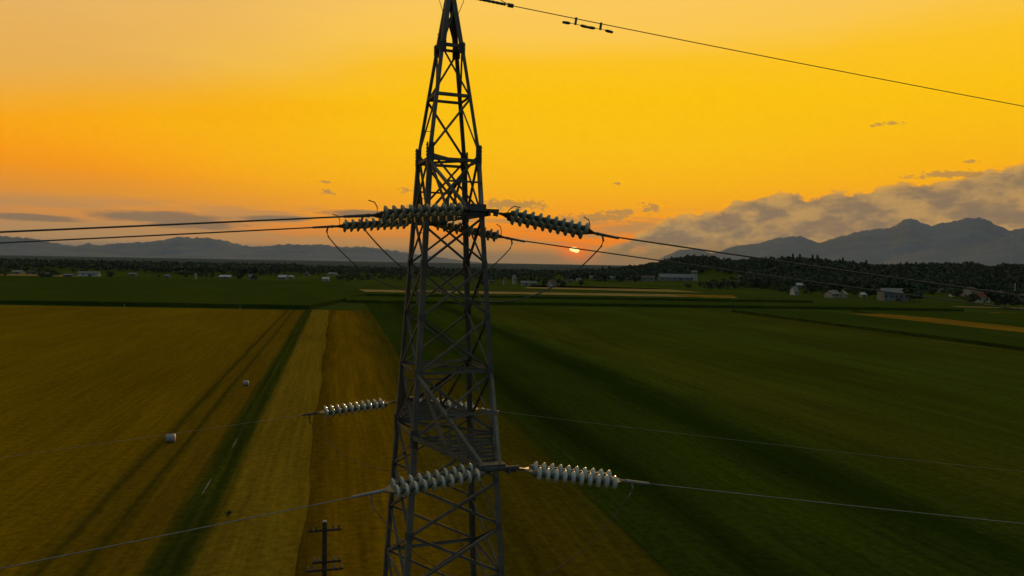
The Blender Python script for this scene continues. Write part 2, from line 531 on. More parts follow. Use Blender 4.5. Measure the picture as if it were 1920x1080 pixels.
g = MB()
g.add([(-13200, -300, 0), (13200, -300, 0), (13200, 13400, 0), (-13200, 13400, 0)], [(0, 1, 2, 3)])
structure(g.build('ground', 'ground_green'), 'wide flat dark green farmland running to the mountains', 'ground')


def wob(s, Y, amp, f, ph):
    return s + amp * (math.sin(Y * f + ph) + 0.5 * math.sin(Y * f * 2.7 + ph * 2.1))


def strip(name, s0, s1, Y0, Y1, z, mat, label, amp=0.25, cat='field', edges=None):
    n = 60
    Ys = [Y0 + (Y1 - Y0) * (i / n) ** 1.6 for i in range(n + 1)]
    mb = MB()
    vs, fs = [], []
    for i, Y in enumerate(Ys):
        a = (s0(Y) if callable(s0) else s0)
        b = (s1(Y) if callable(s1) else s1)
        a = wob(a, Y, amp, 0.11, s1 if not callable(s1) else 1.0)
        b = wob(b, Y, amp, 0.13, s0 if not callable(s0) else 2.0)
        vs += [(a - SLOPE * Y, Y, z), (b - SLOPE * Y, Y, z)]
    for i in range(n):
        fs.append((2 * i, 2 * i + 1, 2 * i + 3, 2 * i + 2))
    mb.add(vs, fs)
    return structure(mb.build(name, mat), label, cat)


def block(name, poly, h, mat, label, cat='field'):
    """standing crop with a top and shaded sides"""
    n = len(poly)
    # resample edges so that the top outline is ragged
    pts = []
    for i in range(n):
        a, b = Vector(poly[i]), Vector(poly[(i + 1) % n])
        k = max(1, min(160, int((b - a).length / 2.5)))
        for j in range(k):
            pts.append(a.lerp(b, j / k))
    m = len(pts)
    mb = MB()
    top = [(p.x + random.uniform(-.25, .25), p.y + random.uniform(-.25, .25), h + random.uniform(-.22, .22)) for p in pts]
    bot = [(p.x, p.y, 0.0) for p in pts]
    c = sum((Vector(p) for p in top), Vector()) / m
    mb.add(top + bot, [tuple(range(m))] + [(i, i + m, (i + 1) % m + m, (i + 1) % m) for i in range(m)])
    return structure(mb.build(name, mat), label, cat)


N0 = -60.0
strip('wheat_field', -420, -12.0, N0, 293, .012, 'wheat_dark', 'broad golden wheat field left of the dark grass track')
strip('wheat_field', -10.6, -1.5, N0, 298, .012, 'wheat_pale', 'narrow pale wheat strip right of the dark grass track', 0.25)


def w3_right(Y):
    k = min(1.0, max(0.0, (Y - 118) / 40.0))
    return 23.0 - 9.0 * k * k * (3 - 2 * k)


strip('wheat_field', -2.5, w3_right, N0, 296, .016, 'wheat_orange', 'orange wheat strip running under the lattice tower', 0.25)
strip('grass_track', -13.0, -9.4, N0, 296, .020, 'grass_track', 'dark green grass track between the two wheat fields', 0.2, 'track')
strip('green_field', 22.6, 182, N0, 352, .008, 'green_right', 'wide green field with darker bands right of the tower', 0.5)
strip('green_field', 14.0, 24.0, 120, 352, .006, 'green_dark', 'dark green corner behind the lattice tower', 0.3)
# tall maize, dark at its edges
block('maize_field', [(-1400, 292), (-84, 298), (-84, 420), (-150, 620), (-1800, 600)], 1.7, 'maize', 'long dark edged green maize field behind the wheat, at left')
block('maize_field', [(-80, 348), (230, 366), (230, 400), (-90, 386)], 1.4, 'maize', 'low green maize strip across the middle distance')
block('maize_field', [(-128, 418), (180, 430), (170, 452), (-134, 444)], 1.2, 'maize', 'second green maize strip before the pale stubble')
sA = lambda s, Y: (s - SLOPE * Y, Y)
block('maize_field', [sA(182, 30), sA(222, 30), sA(225, 330), sA(182, 330)], .95, 'maize', 'green maize field at the right with dark near edge')
block('maize_field', [sA(248, 100), sA(700, 100), sA(620, 352), sA(248, 345)], 0.7, 'maize', 'low green crop beyond the golden strip at right')
block('grain_field', [sA(224, 60), sA(246, 60), sA(246, 318), sA(224, 318)], 1.0, 'gold_strip', 'golden grain strip crossing the right edge')
sheet('stubble_field', [(-132, 470), (150, 478), (158, 520), (-126, 508)], .02, 'tan_strip', 'pale stubble strip across the middle distance')
sheet('stubble_field', [(10, 590), (150, 560), (130, 640), (20, 680)], .03, 'tan_strip', 'far pale field below the village')
sheet('stubble_field', [(118, 480), (148, 482), (160, 520), (112, 512)], .05, 'gold_strip', 'small golden triangle field below the hill')
sheet('stubble_field', [(230, 340), (330, 330), (340, 350), (240, 362)], .03, 'gold_strip', 'golden far strip before the right village')
sheet('road', [(255, 410), (330, 402), (332, 410), (256, 420)], .04, 'tan_strip', 'pale farm lane before the right village', 'road')
sheet('road', [(-520, 690), (-420, 690), (-420, 730), (-520, 735)], .04, 'tan_strip', 'pale lane at the far left edge', 'road')
sheet('road', [(-345, 622), (-252, 598), (-250, 604), (-345, 632)], .04, 'tan_strip', 'thin pale lane behind the left maize', 'road')
sheet('meadow', [(-700, 625), (520, 560), (520, 900), (-700, 900)], .016, 'meadow', 'lighter green meadows before the far woods', 'meadow')
sheet('far_plain', [(-13000, 1500), (13000, 1500), (13000, 13300), (-13000, 13300)], .03, 'wood_floor', 'dark wooded plain stretching to the mountain feet', 'terrain')


# ------------------------------------------------------------------ mountains
def ridge(name, px, Y, depth, base_z, mat, label, rough=1.0, seed=1, tops=None):
    """range whose crest follows given bearings at distance Y; slopes break into spurs"""
    r = np.random.default_rng(seed)
    cr = [at_y(x, y, Y) for x, y in px]
    xs = np.array([c.x for c in cr])
    zs = np.array([c.z for c in cr])
    n, m = 420, 26
    X = np.linspace(xs[0], xs[-1], n)
    Z = np.interp(X, xs, zs)

    def fbm(x, y, base, octs=6):
        out = np.zeros_like(x)
        a = 1.0
        f = base
        for k in range(octs):
            ph = r.uniform(0, 6.28, 4)
            out += a * (np.sin(x * f + ph[0] + 1.7 * np.sin(y * f * .8 + ph[1])) * np.sin(y * f * .9 + ph[2] + 1.3 * np.sin(x * f * .7 + ph[3])))
            a *= .5
            f *= 2.03
        return out
    rows = []
    L = np.ptp(zs) + 60
    for j in range(m + 1):
        t = j / m * 1.4
        yy = Y - depth * (1 - t) if t <= 1 else Y + depth * (t - 1)
        prof = (t ** 1.25) if t <= 1 else max(0.0, 1 - (t - 1) * 2.2)
        env = math.sin(min(t, 1) * math.pi) if t < 1 else 0
        YY = np.full(n, yy)
        z = base_z + (Z - base_z) * prof
        z = z + (fbm(X, YY, 6.0 / depth) * .10 * env + fbm(X, YY * 0 + 1, 70.0 / depth, 5) * .042 * min(t, 1)) * (Z - base_z) * rough
        rows.append(np.stack([X * (yy / Y), YY, np.maximum(z, base_z)], 1))
    V = np.concatenate(rows)
    F = [(j * n + i, j * n + i + 1, (j + 1) * n + i + 1, (j + 1) * n + i) for j in range(m) for i in range(n - 1)]
    me = bpy.data.meshes.new(name)
    me.from_pydata(V.tolist(), [], F)
    me.materials.append(MATS[mat])
    me.shade_smooth()
    o = bpy.data.objects.new(name, me)
    C.objects.link(o)
    return structure(o, label, 'mountain')


ridge('mountain', [(-260, 436), (-120, 428), (0, 441), (60, 447), (100, 455), (140, 461), (165, 455), (185, 461), (200, 458), (240, 454), (290, 452),
                   (330, 444), (350, 443), (390, 446), (420, 451), (450, 458), (480, 462), (510, 460), (540, 457), (600, 458), (640, 463), (680, 461),
                   (710, 466), (760, 473), (800, 479), (860, 487), (950, 496), (1050, 502), (1180, 506)], 11500, 3000, -5, 'hazed_rock',
      'long grey blue mountain range on the left horizon', 1.5, 3)
ridge('mountain', [(1180, 506), (1225, 493), (1237, 484), (1275, 467), (1309, 466), (1335, 474), (1380, 460), (1420, 455), (1462, 443), (1500, 441), (1534, 454), (1575, 441),
                   (1612, 431), (1669, 425), (1690, 412), (1706, 405), (1744, 420), (1777, 415), (1819, 404), (1845, 405), (1875, 421), (1894, 431), (1920, 425), (1990, 410), (2100, 425), (2260, 400)],
      11000, 3600, -5, 'hazed_rock', 'high grey mountains on the right horizon under the cloud bank', 0.42, 5)
ridge('mountain', [(1560, 508), (1620, 502), (1657, 490), (1700, 474), (1725, 467), (1755, 463), (1800, 470), (1835, 460), (1875, 446), (1920, 432), (2000, 425), (2120, 440), (2260, 430)],
      7000, 1800, -5, 'hazed_rock', 'darker nearer mountain shoulder at the right edge', 0.5, 9)

# ------------------------------------------------------------------ wooded hill on the right
top_px = [(1040, 522), (1100, 510), (1150, 503), (1200, 497), (1240, 489), (1262, 483), (1300, 479), (1330, 481), (1370, 488), (1440, 485), (1480, 483), (1540, 486),
          (1600, 492), (1640, 498), (1680, 495), (1780, 494), (1820, 494), (1850, 500), (1880, 496), (1920, 497), (2000, 490), (2120, 500), (2300, 505)]
TREE_H = 11.5
tx = np.array([(x - CX) / FPX for x, y in top_px])
te = np.array([(at_y(x, y, 920).z - HC) / 920 for x, y in top_px])


def hill_foot(a):
    k = np.clip((a - .28) / .10, 0, 1)
    return 860.0 - 230.0 * k * k * (3 - 2 * k)


def hill_z(X, Y):
    a = X / Y
    foot = hill_foot(a)
    T = np.maximum(0.0, HC + np.interp(a, tx, te, left=-.02, right=0) * (foot + 280) - TREE_H + 1.0)
    k = np.clip((Y - foot) / 280.0, 0, 1)
    k = k * k * (3 - 2 * k)
    fall = np.clip((Y - foot - 330) / 400.0, 0, 1)
    return T * k * (1 - .7 * fall)


hv, hf = [], []
nx, ny = 150, 40
for j in range(ny + 1):
    Y = 620 + (1700 - 620) * j / ny
    for i in range(nx + 1):
        a = 0.02 + (1.0 - 0.02) * i / nx
        X = a * Y
        hv.append((X, Y, float(hill_z(X, Y)) + 0.03))
for j in range(ny):
    for i in range(nx):
        q = j * (nx + 1) + i
        hf.append((q, q + 1, q + nx + 2, q + nx + 1))
hb = MB()
hb.add(hv, hf)
structure(hb.build('hill', ['meadow'], smooth=True), 'low wooded hill rising on the right', 'hill')


# ------------------------------------------------------------------ trees
def crown_arrays(kind, n, h, r, seed):
    """leaf clump quads through a crown's volume; returns verts (n*4,3)"""
    g_ = np.random.default_rng(seed)
    if kind == 'conifer':
        t = g_.random(n) ** 0.75
        z = h * (.10 + .90 * (1 - t))
        tier = .75 + .25 * np.sin(z * 9.0 / h * 2 + g_.uniform(0, 6))
        rad = r * (t * .95 + .04) * tier * np.sqrt(g_.uniform(.35, 1, n))
        th = g_.uniform(0, 2 * math.pi, n)
        c = np.stack([rad * np.cos(th), rad * np.sin(th), z], 1)
        size = h * .040 * g_.uniform(.7, 1.6, n)
    else:
        nl = 9
        lc = np.stack([g_.uniform(-.55, .55, nl) * r, g_.uniform(-.55, .55, nl) * r, h * g_.uniform(.34, .80, nl)], 1)
        lr = r * g_.uniform(.36, .62, nl)
        lc[0] = (0, 0, h * .60)
        lr[0] = r * .72
        pick = g_.integers(0, nl, n)
        d = g_.normal(size=(n, 3))
        d /= np.linalg.norm(d, axis=1)[:, None]
        c = lc[pick] + d * (lr[pick] * g_.uniform(.55, 1.03, n))[:, None] * np.array([1, 1, .85])
        c[:, 2] = np.clip(c[:, 2], h * .14, h)
        size = h * .055 * g_.uniform(.6, 1.5, n)
    nrm = g_.normal(size=(n, 3))
    nrm[:, 2] *= .8
    nrm /= np.linalg.norm(nrm, axis=1)[:, None]
    ref = g_.normal(size=(n, 3))
    u = np.cross(nrm, ref)
    u /= np.linalg.norm(u, axis=1)[:, None]
    v = np.cross(nrm, u)
    q = np.stack([c + (-u - v * .7) * size[:, None], c + (u - v) * size[:, None], c + (u * .8 + v) * size[:, None], c + (-u + v * .9) * size[:, None]], 1)
    return q.reshape(-1, 3)


def quads_mesh(name, V, mat):
    me = bpy.data.meshes.new(name)
    nq = len(V) // 4
    me.vertices.add(len(V))
    me.vertices.foreach_set('co', np.ascontiguousarray(V, dtype=np.float32).ravel())
    me.loops.add(nq * 4)
    me.loops.foreach_set('vertex_index', np.arange(nq * 4, dtype=np.int32))
    me.polygons.add(nq)
    me.polygons.foreach_set('loop_start', np.arange(0, nq * 4, 4, dtype=np.int32))
    me.materials.append(MATS[mat])
    me.update(calc_edges=True)
    return me


def trunk_mesh(h, r, seed):
    g_ = random.Random(seed)
    mb = MB()
    mb.tube([(0, 0, -.3), (g_.uniform(-.1, .1), 0, h * .3), (g_.uniform(-.3, .3), g_.uniform(-.3, .3), h * .75)], [r, r * .8, r * .3], 7)
    for k in range(5):
        a = g_.uniform(0, 6.28)
        z0 = h * g_.uniform(.25, .5)
        mb.tube([(0, 0, z0), (math.cos(a) * h * .12, math.sin(a) * h * .12, z0 + h * .1), (math.cos(a) * h * .22, math.sin(a) * h * .22, z0 + h * .25)],
                [r * .45, r * .3, r * .1], 5)
    return mb.mesh('trunk', 'bark')


TREES = {}
for kd, n, r, mats in (('broad', 420, .42, ('leaf_dark', 'leaf_mid')), ('conifer', 520, .27, ('leaf_conifer', 'leaf_conifer')), ('bush', 260, .65, ('leaf_dark', 'leaf_mid'))):
    TREES[kd] = []
    for s in range(3):
        cv = crown_arrays('conifer' if kd == 'conifer' else 'broad', n, 1.0, r, 11 + s)
        TREES[kd].append((quads_mesh('crown', cv, mats[s % 2]), trunk_mesh(1.0, .022, s)))


def tree(kd, X, Y, h, label, group=None, z=None, wide=1.0):
    v = random.randrange(3)
    cm, tm = TREES[kd][v]
    zz = float(hill_z(X, Y)) if z is None else z
    nm = {'broad': 'broadleaf_tree', 'conifer': 'conifer_tree', 'bush': 'bush'}[kd]
    o = empty(nm, (X, Y, zz), label, 'bush' if kd == 'bush' else 'tree', group, random.uniform(0, 6.28))
    o.scale = (h * wide, h * wide, h)
    part('crown', cm, o)
    part('trunk', tm, o)
    return o


def wood(name, spots, label, mat, nq=60, conifer=0.3):
    """far wood that reads as one mass"""
    protoB = [crown_arrays('broad', nq, 1.0, .46, 50 + k) for k in range(5)]
    protoC = [crown_arrays('conifer', nq, 1.0, .24, 60 + k) for k in range(4)]
    out = []
    for (X, Y, z, h) in spots:
        P = random.choice(protoC) if random.random() < conifer else random.choice(protoB)
        a = random.uniform(0, 6.28)
        ca, sa = math.cos(a), math.sin(a)
        x, y = P[:, 0] * ca - P[:, 1] * sa, P[:, 0] * sa + P[:, 1] * ca
        c = P.reshape(-1, 4, 3).mean(1).repeat(4, 0)
        cxy = np.stack([c[:, 0] * ca - c[:, 1] * sa, c[:, 0] * sa + c[:, 1] * ca, c[:, 2]], 1)
        pts = np.stack([x, y, P[:, 2]], 1)
        pts = cxy + (pts - cxy) * 1.7
        out.append(pts * h + np.array([X, Y, z]))
    o = bpy.data.objects.new(name, quads_mesh(name, np.concatenate(out), mat))
    C.objects.link(o)
    return tag(o, label, 'forest', None, 'stuff')


def pxx(px, Y):
    return at_y(px, 500, Y).x


# ------------------------------------------------------------------ houses
def house(px, py, wpx, hpx, wall, roof, label, kind='house', rz=None, ratio=.75, roof_share=.42, nwin=3):
    """gabled house standing where its base shows"""
    p = on_ground(px, py)
    zb = z0 = 0.0
    if p.y > 600 and px > 1040:
        d_ = ray(px, py)
        Y = 560.0
        while Y < 1300:
            q = d_ * (Y / d_.y) + Vector((0, 0, HC))
            z0 = float(hill_z(q.x, q.y))
            if q.z <= z0 + .02:
                break
            Y += 1.0
        p = Vector((q.x, q.y, z0))
        zb = z0
    sc = p.y / FPX
    HSPOTS.append((px, wpx, p.y))
    W, H = wpx * sc, hpx * sc
    if rz is None:
        rz = random.uniform(-.35, .35)
    D = max(5.0, W * ratio) if kind != 'tower' else W
    o = empty({'house': 'village_house', 'barn': 'farm_barn', 'tower': 'church_tower', 'shed': 'farm_shed'}[kind], (p.x, p.y, zb), label,
              {'house': 'house', 'barn': 'barn', 'tower': 'tower', 'shed': 'shed'}[kind],
              {'house': 'far village houses', 'barn': 'far farm barns', 'tower': None, 'shed': 'far farm sheds'}[kind], rz)
    hw = H * (1 - roof_share)
    mb = MB()
    x, y = W / 2, D / 2
    if kind == 'tower':
        mb.box((0, 0, hw / 2 - .3), W, W, hw + .6)
    else:
        mb.add([(-x, -y, -.5), (x, -y, -.5), (x, y, -.5), (-x, y, -.5), (-x, -y, hw), (x, -y, hw), (x, y, hw), (-x, y, hw), (-x, 0, H - .1), (x, 0, H - .1)],
               [(0, 1, 5, 4), (2, 3, 7, 6), (0, 4, 8, 7, 3), (1, 2, 6, 9, 5), (0, 3, 2, 1)])
    mb.build('wall', wall, o)
    rb = MB()
    e = min(.6, W * .06)
    if kind == 'tower':
        rb.add([(-x - .3, -x - .3, hw), (x + .3, -x - .3, hw), (x + .3, x + .3, hw), (-x - .3, x + .3, hw), (0, 0, H)],
               [(0, 1, 4), (1, 2, 4), (2, 3, 4), (3, 0, 4), (0, 3, 2, 1)])
    else:
        sl = (H - hw) / y
        for s in (-1, 1):
            a = [(-x - e, s * (y + e), hw - e * sl + .05), (x + e, s * (y + e), hw - e * sl + .05), (x + e, 0, H + .05), (-x - e, 0, H + .05)]
            b = [(q[0], q[1], q[2] + .22) for q in a]
            rb.add(a + b, [(0, 1, 2, 3), (4, 5, 6, 7), (0, 1, 5, 4), (1, 2, 6, 5), (2, 3, 7, 6), (3, 0, 4, 7)])
    r_ = rb.build('roof', roof, o)
    if kind == 'house':
        cb = MB()
        cb.box((W * .2, D * .12, H + .2), .7, .7, 1.6)
        cb.build('chimney', 'plaster_grey', r_)
    for k in range(nwin):
        wx = -x + (k + .5) * W / nwin
        f = MB()
        f.box((wx, -y - .02, hw * .55), min(1.3, W / nwin * .45), .10, min(1.5, hw * .4))
        f.build('window', 'glass_dark', o)
    if kind in ('barn', 'shed', 'house'):
        dm = MB()
        dm.box((W * .08, -y - .03, 1.05), 1.1 if kind == 'house' else min(3.2, W * .3), .08, 2.1)
        dm.build('door', 'tile_brown', o)
    return o


PW, PC, PG = 'plaster_white', 'plaster_cream', 'plaster_grey'
TR, TB, RG, RP = 'tile_red', 'tile_brown', 'roof_grey', 'roof_pale'
HSPOTS = []
HOUSES = [
    (168, 518, 36, 9, PW, RG, 'long low white shed on the left plain', 'barn', .1, .3, .35),
    (35, 514, 17, 7, PC, RG, 'small cream house nearest the left picture edge', 'house'),
    (63, 514, 12, 7, PC, TB, 'cream house with brown roof at far left', 'house'),
    (88, 518, 24, 6, PG, RG, 'low grey barn at far left before the woods', 'barn', .0, .4, .35),
    (130, 519, 18, 5, PG, RG, 'low grey shed left of the long white shed', 'shed', .0, .5, .35),
    (315, 521, 9, 6, PG, RG, 'tiny grey house in the middle of the left plain', 'house'),
    (366, 524, 4, 13, PC, RG, 'slim pale village tower on the left plain', 'tower', .1, 1, .3, 1),
    (424, 522, 22, 6, PG, RP, 'barn with pale shining roof on the left plain', 'barn', -.2, .5, .5),
    (471, 524, 9, 9, PG, RG, 'small grey house beside a dark tree on the left plain', 'house'),
    (531, 524, 15, 8, PG, RP, 'pale roofed house of the pair left of the tower', 'house', -.1),
    (547, 522, 9, 5, PG, RP, 'small pale roofed shed of the pair left of the tower', 'shed'),
    (611, 527, 12, 7, PW, RP, 'white house alone left of the lattice tower', 'house', .2),
    (624, 517, 16, 6, PC, RG, 'cream house in the dark woods left of the tower', 'house'),
    (964, 533, 7, 19, PC, RG, 'pale square church tower right of the lattice tower', 'tower', .1, 1, .22, 1),
    (946, 533, 5, 12, PC, TB, 'narrow cream house left of the church tower', 'house'),
    (985, 535, 16, 8, PC, RG, 'cream house right beside the church tower', 'house'),
    (1001, 535, 11, 7, PG, RG, 'grey house next to the white gabled one', 'house'),
    (1035, 537, 13, 12, PW, TB, 'white gabled house with brown roof in the middle village', 'house', .7),
    (1112, 524, 13, 7, PC, RG, 'cream house at the left foot of the hill', 'house'),
    (1151, 524, 14, 6, PC, RG, 'second cream house along the hill foot', 'house'),
    (1215, 527, 24, 10, PG, TB, 'wide grey house with brown roof left of the long farm', 'house'),
    (1268, 526, 66, 12, PG, RG, 'very long grey roofed farm barn below the hill', 'barn', .04, .3, .5, 6),
    (1303, 527, 7, 12, PW, RG, 'white end house of the long farm', 'house', 0, 1, .2, 1),
    (1302, 513, 10, 5, PC, RG, 'small house on the slope above the long farm', 'house'),
    (1387, 526, 6, 9, PW, RG, 'white cottage on the hill meadow, left one', 'house'),
    (1401, 527, 6, 8, PC, RG, 'cream cottage on the hill meadow, right one', 'house'),
    (1489, 553, 9, 15, PW, RG, 'narrow tall white house at the wood edge', 'house', .3),
    (1502, 540, 17, 9, PC, RP, 'pale roofed house above the narrow white house', 'house', -.2),
    (1560, 558, 22, 13, PC, RG, 'left gable of the twin gabled village house', 'house', .5),
    (1580, 558, 16, 12, PC, RG, 'right smaller house of the twin gabled pair', 'house', .9),
    (1618, 557, 10, 8, PC, RP, 'little pale house left of the grey hall', 'house'),
    (1674, 564, 48, 23, PG, RG, 'large grey green hall in the right village', 'barn', .03, .5, .3, 5),
    (1786, 556, 8, 5, PW, RG, 'small white shed in the right village', 'shed'),
    (1744, 546, 9, 6, PC, RG, 'small cream house behind the right village', 'house'),
    (1818, 556, 26, 17, PC, TB, 'brown roofed cream house in the right village', 'house', .5),
    (1842, 567, 22, 19, PC, TR, 'red roofed house at the right end of the village', 'house', -.4),
    (1070, 530, 10, 6, PG, TB, 'dim grey house between the gabled house and the hill', 'house'),
    (1085, 527, 8, 5, PC, RG, 'tiny cream shed left of the hill foot houses', 'shed'),
    (920, 531, 10, 6, PG, TB, 'dim grey house at the right edge of the lattice tower', 'house'),
    (1180, 526, 12, 6, PG, TB, 'dim brown roofed house left of the wide grey house', 'house'),
    (1720, 549, 12, 7, PG, RG, 'dim grey house behind the large hall', 'house'),
    (1765, 549, 13, 8, PG, TB, 'dim brown roofed house behind the white shed', 'house'),
    (1875, 556, 14, 10, PG, TR, 'dim red roofed house left of the white mast', 'house'),
    (250, 517, 14, 5, PG, RG, 'dim grey barn before the woods, right of the long white shed', 'barn'),
    (575, 517, 11, 5, PG, TB, 'dim house at the wood edge above the pale roofed pair', 'house'),
    (1922, 566, 22, 15, PW, TB, 'white house with dark roof cut by the right picture edge', 'house', .3),
]
for h in HOUSES:
    a = list(h)
    house(*a[:7], *(a[7:8]), rz=a[8] if len(a) > 8 else None, ratio=a[9] if len(a) > 9 else .75,
          roof_share=a[10] if len(a) > 10 else .42, nwin=a[11] if len(a) > 11 else 2)



def clear(X, Y):
    """keep trees out of the sight lines onto house fronts"""
    px = CX + X / Y * FPX + 4
    for hx, hwid, hY in HSPOTS:
        if hY - 160 < Y < hY + 6 and abs(px - hx) < hwid / 2 + 3:
            return False
    return True


# wood on the hill (with a meadow left open at its foot)
sp = []
while len(sp) < 3200:
    a = random.uniform(0.085, 0.86)
    f0 = float(hill_foot(a))
    Y = f0 + random.uniform(-20, 440)
    X = a * Y
    px = CX + a * FPX
    if Y < f0 + 130 + 20 * math.sin(px * .09) and 1306 < px < 1396:
        continue
    if Y < f0 + 15 * math.sin(px * .031) + 10 * math.sin(px * .083):
        continue
    if not clear(X, Y):
        continue
    sp.append((X, Y, float(hill_z(X, Y)), random.uniform(8.5, 13.0)))
wood('hill_forest', sp, 'dark mixed wood covering the right hill', 'leaf_dark', 56, 0.35)
# plain woods on the left and in the middle
sp = []
while len(sp) < 2600:
    px = random.uniform(-250, 1180)
    Y = random.uniform(840, 1500)
    dens = .5 + .5 * math.sin(px * .013 + Y * .01) + .3 * math.sin(px * .041 - Y * .006)
    if Y < 1000 and random.random() > dens:
        continue
    hmax = 13.5 if px < 560 else 10.5
    if not clear(pxx(px, Y), Y):
        continue
    sp.append((pxx(px, Y), Y, 0.0, random.uniform(.62, 1.0) * hmax))
wood('plain_forest', sp, 'dark far woods across the plain at left and centre', 'leaf_dark', 44, 0.3)
sp = []
for k in range(420):
    px = random.uniform(-100, 1150)
    Y = random.uniform(660, 840)
    if math.sin(px * .021) + .6 * math.sin(px * .067 + Y * .02) < .45:
        continue
    if not clear(pxx(px, Y), Y):
        continue
    sp.append((pxx(px, Y), Y, 0.0, random.uniform(4, 8.5)))
for k in range(900):
    px = random.uniform(1120, 2050)
    Y = random.uniform(500, 860 if px < 1420 else 720)
    if px < 1300 and Y < 800:
        continue
    if math.sin(px * .017 + 1.0) + .7 * math.sin(px * .061 + Y * .03) + .4 * math.sin(Y * .09) < (.35 if px > 1440 else .75):
        continue
    if Y < 560 and px < 1640:
        continue
    X = pxx(px, Y)
    if not clear(X, Y):
        continue
    sp.append((X, Y, float(hill_z(X, Y)), random.uniform(3.0, 7.0)))
for k in range(60):
    p = on_ground(random.uniform(1312, 1408), random.uniform(531, 544))
    sp.append((p.x, p.y, float(hill_z(p.x, p.y)), random.uniform(4.0, 7.5)))
wood('far_hedges', sp, 'scattered hedges and orchards between the far houses', 'leaf_mid', 44, 0.1)

# trees that stand out
sky_con = [(1290, 0), (1446, 0), (1466, 0), (1486, 1), (1499, 1), (1523, 1), (1532, 1), (1580, 1), (1624, 1), (1130, 1), (1143, 1), (1182, 0), (1366, 0), (1411, 0), (1700, 0), (1820, 0), (1836, 0)]
for k, (px, c) in enumerate(sky_con):
    Y = float(hill_foot((px - CX) / FPX)) + 285 + (k % 3) * 8
    tree('conifer' if c else 'broad', pxx(px, Y), Y, 15.5 if c else 14.0,
         'dark conifer spire above the right hill skyline' if c else 'rounded dark tree breaking the right hill skyline',
         'conifers on the hill skyline' if c else 'round trees on the hill skyline')
near_trees = [  # px, base py, height m, kind, label
    (1290, 541, 5.0, 'bush', 'round dark bush alone in the bright meadow below the hill'),
    (1330, 543, 7.5, 'broad', 'leftmost of the dark trees below the open hill meadow'),
    (1352, 544, 8.0, 'broad', 'second dark tree from the left below the hill meadow'),
    (1374, 543, 8.5, 'broad', 'third dark tree from the left below the hill meadow'),
    (1396, 540, 8.0, 'broad', 'rightmost of the dark trees below the hill meadow'),
    (1430, 545, 8.0, 'broad', 'dark tree between the white hill cottages and narrow house'),
    (1462, 550, 9.0, 'broad', 'dark tree just left of the narrow white house'),
    (1520, 552, 9.0, 'broad', 'dark tree just right of the narrow white house'),
    (1603, 556, 7.0, 'broad', 'dark tree right of the twin gabled house'),
    (1637, 560, 9.0, 'broad', 'dark tree left of the large grey hall'),
    (1707, 567, 10.0, 'broad', 'tall dark tree at the right end of the grey hall'),
    (1722, 566, 8.0, 'broad', 'smaller tree right of the grey hall'),
    (1750, 556, 7.0, 'broad', 'low tree left of the small white shed'),
    (1797, 560, 8.0, 'broad', 'tree left of the brown village house'),
    (1820, 573, 7.0, 'bush', 'wide bush before the brown village house'),
    (1862, 575, 10.5, 'broad', 'tall tree right of the red roofed house'),
    (1886, 580, 11.0, 'broad', 'tall tree left of the white mast'),
    (1908, 578, 7.5, 'bush', 'bush at the foot of the white mast'),
    (905, 537, 6.0, 'broad', 'tree left of the pale church tower'),
    (1022, 537, 5.5, 'broad', 'tree left of the white gabled village house'),
    (1055, 539, 6.0, 'broad', 'tree right of the white gabled village house'),
    (1090, 538, 6.5, 'broad', 'tree between the village and the hill foot'),
    (478, 527, 6.0, 'broad', 'dark tree beside the small grey house on the left plain'),
    (452, 526, 7.0, 'broad', 'dark tree right of the pale barn on the left plain'),
    (75, 523, 6.5, 'bush', 'wide dark bush by the pale lane at far left'),
    (96, 523, 5.5, 'bush', 'smaller dark bush by the pale lane at far left'),
    (208, 522, 7.0, 'broad', 'tree right of the long white shed at left'),
]
for px, py, h, kd, lab in near_trees:
    p = on_ground(px, py)
    tree(kd, p.x, p.y, h, lab, None, 0.0 if p.y < 620 else None, 1.15)
p = on_ground(428, 970)
tree('bush', p.x, p.y, .55, 'tiny dark shrub alone in the pale wheat strip', None, 0.0, .8)


p = on_ground(1902, 566)
mo = empty('mast', (p.x, p.y, 0), 'slim white mast standing in the right village', 'mast')
mm = MB()
mm.tube([(0, 0, -.5), (0, 0, 6.5), (0, 0, 13)], [.32, .28, .22], 10)
mm.build('shaft', 'plaster_white', mo)
mm = MB()
mm.box((0, 0, 13.1), .9, .9, .25)
mm.build('lamp_head', 'plaster_grey', mo)

# posts at the far edge of the wheat, wrapped bales in the wheat
for px, py, lab in ((233, 578, 'short pale marker post at the far wheat edge, left one'), (450, 581, 'short pale marker post at the far wheat edge, right one')):
    p = on_ground(px, py)
    o = empty('marker_post', (p.x, p.y, 0), lab, 'post', 'marker posts at the wheat edge')
    mb = MB()
    mb.tube([(0, 0, -.3), (0, 0, 1.6)], .09, 8)
    mb.build('shaft', 'plaster_cream', o)
    mb = MB()
    mb.box((0, -.02, 1.72), .30, .12, .32)
    mb.build('marker_plate', 'gold_strip', o)


def bale(px, py, s, lab):
    p = on_ground(px, py)
    mb = MB()
    n = 20
    pr = [(0.02, -.5), (.44, -.5), (.5, -.44), (.5, .44), (.44, .5), (.02, .5)]
    mb.lathe([(r, h) for r, h in pr], n)
    o = mb.build('wrapped_bale', 'bale_wrap', smooth=True)
    o.location = (p.x, p.y, .5 * s)
    o.scale = (s, s, s)
    o.rotation_euler = (0, 0, .3)
    tag(o, lab, 'bale', 'wrapped bales in the wheat')


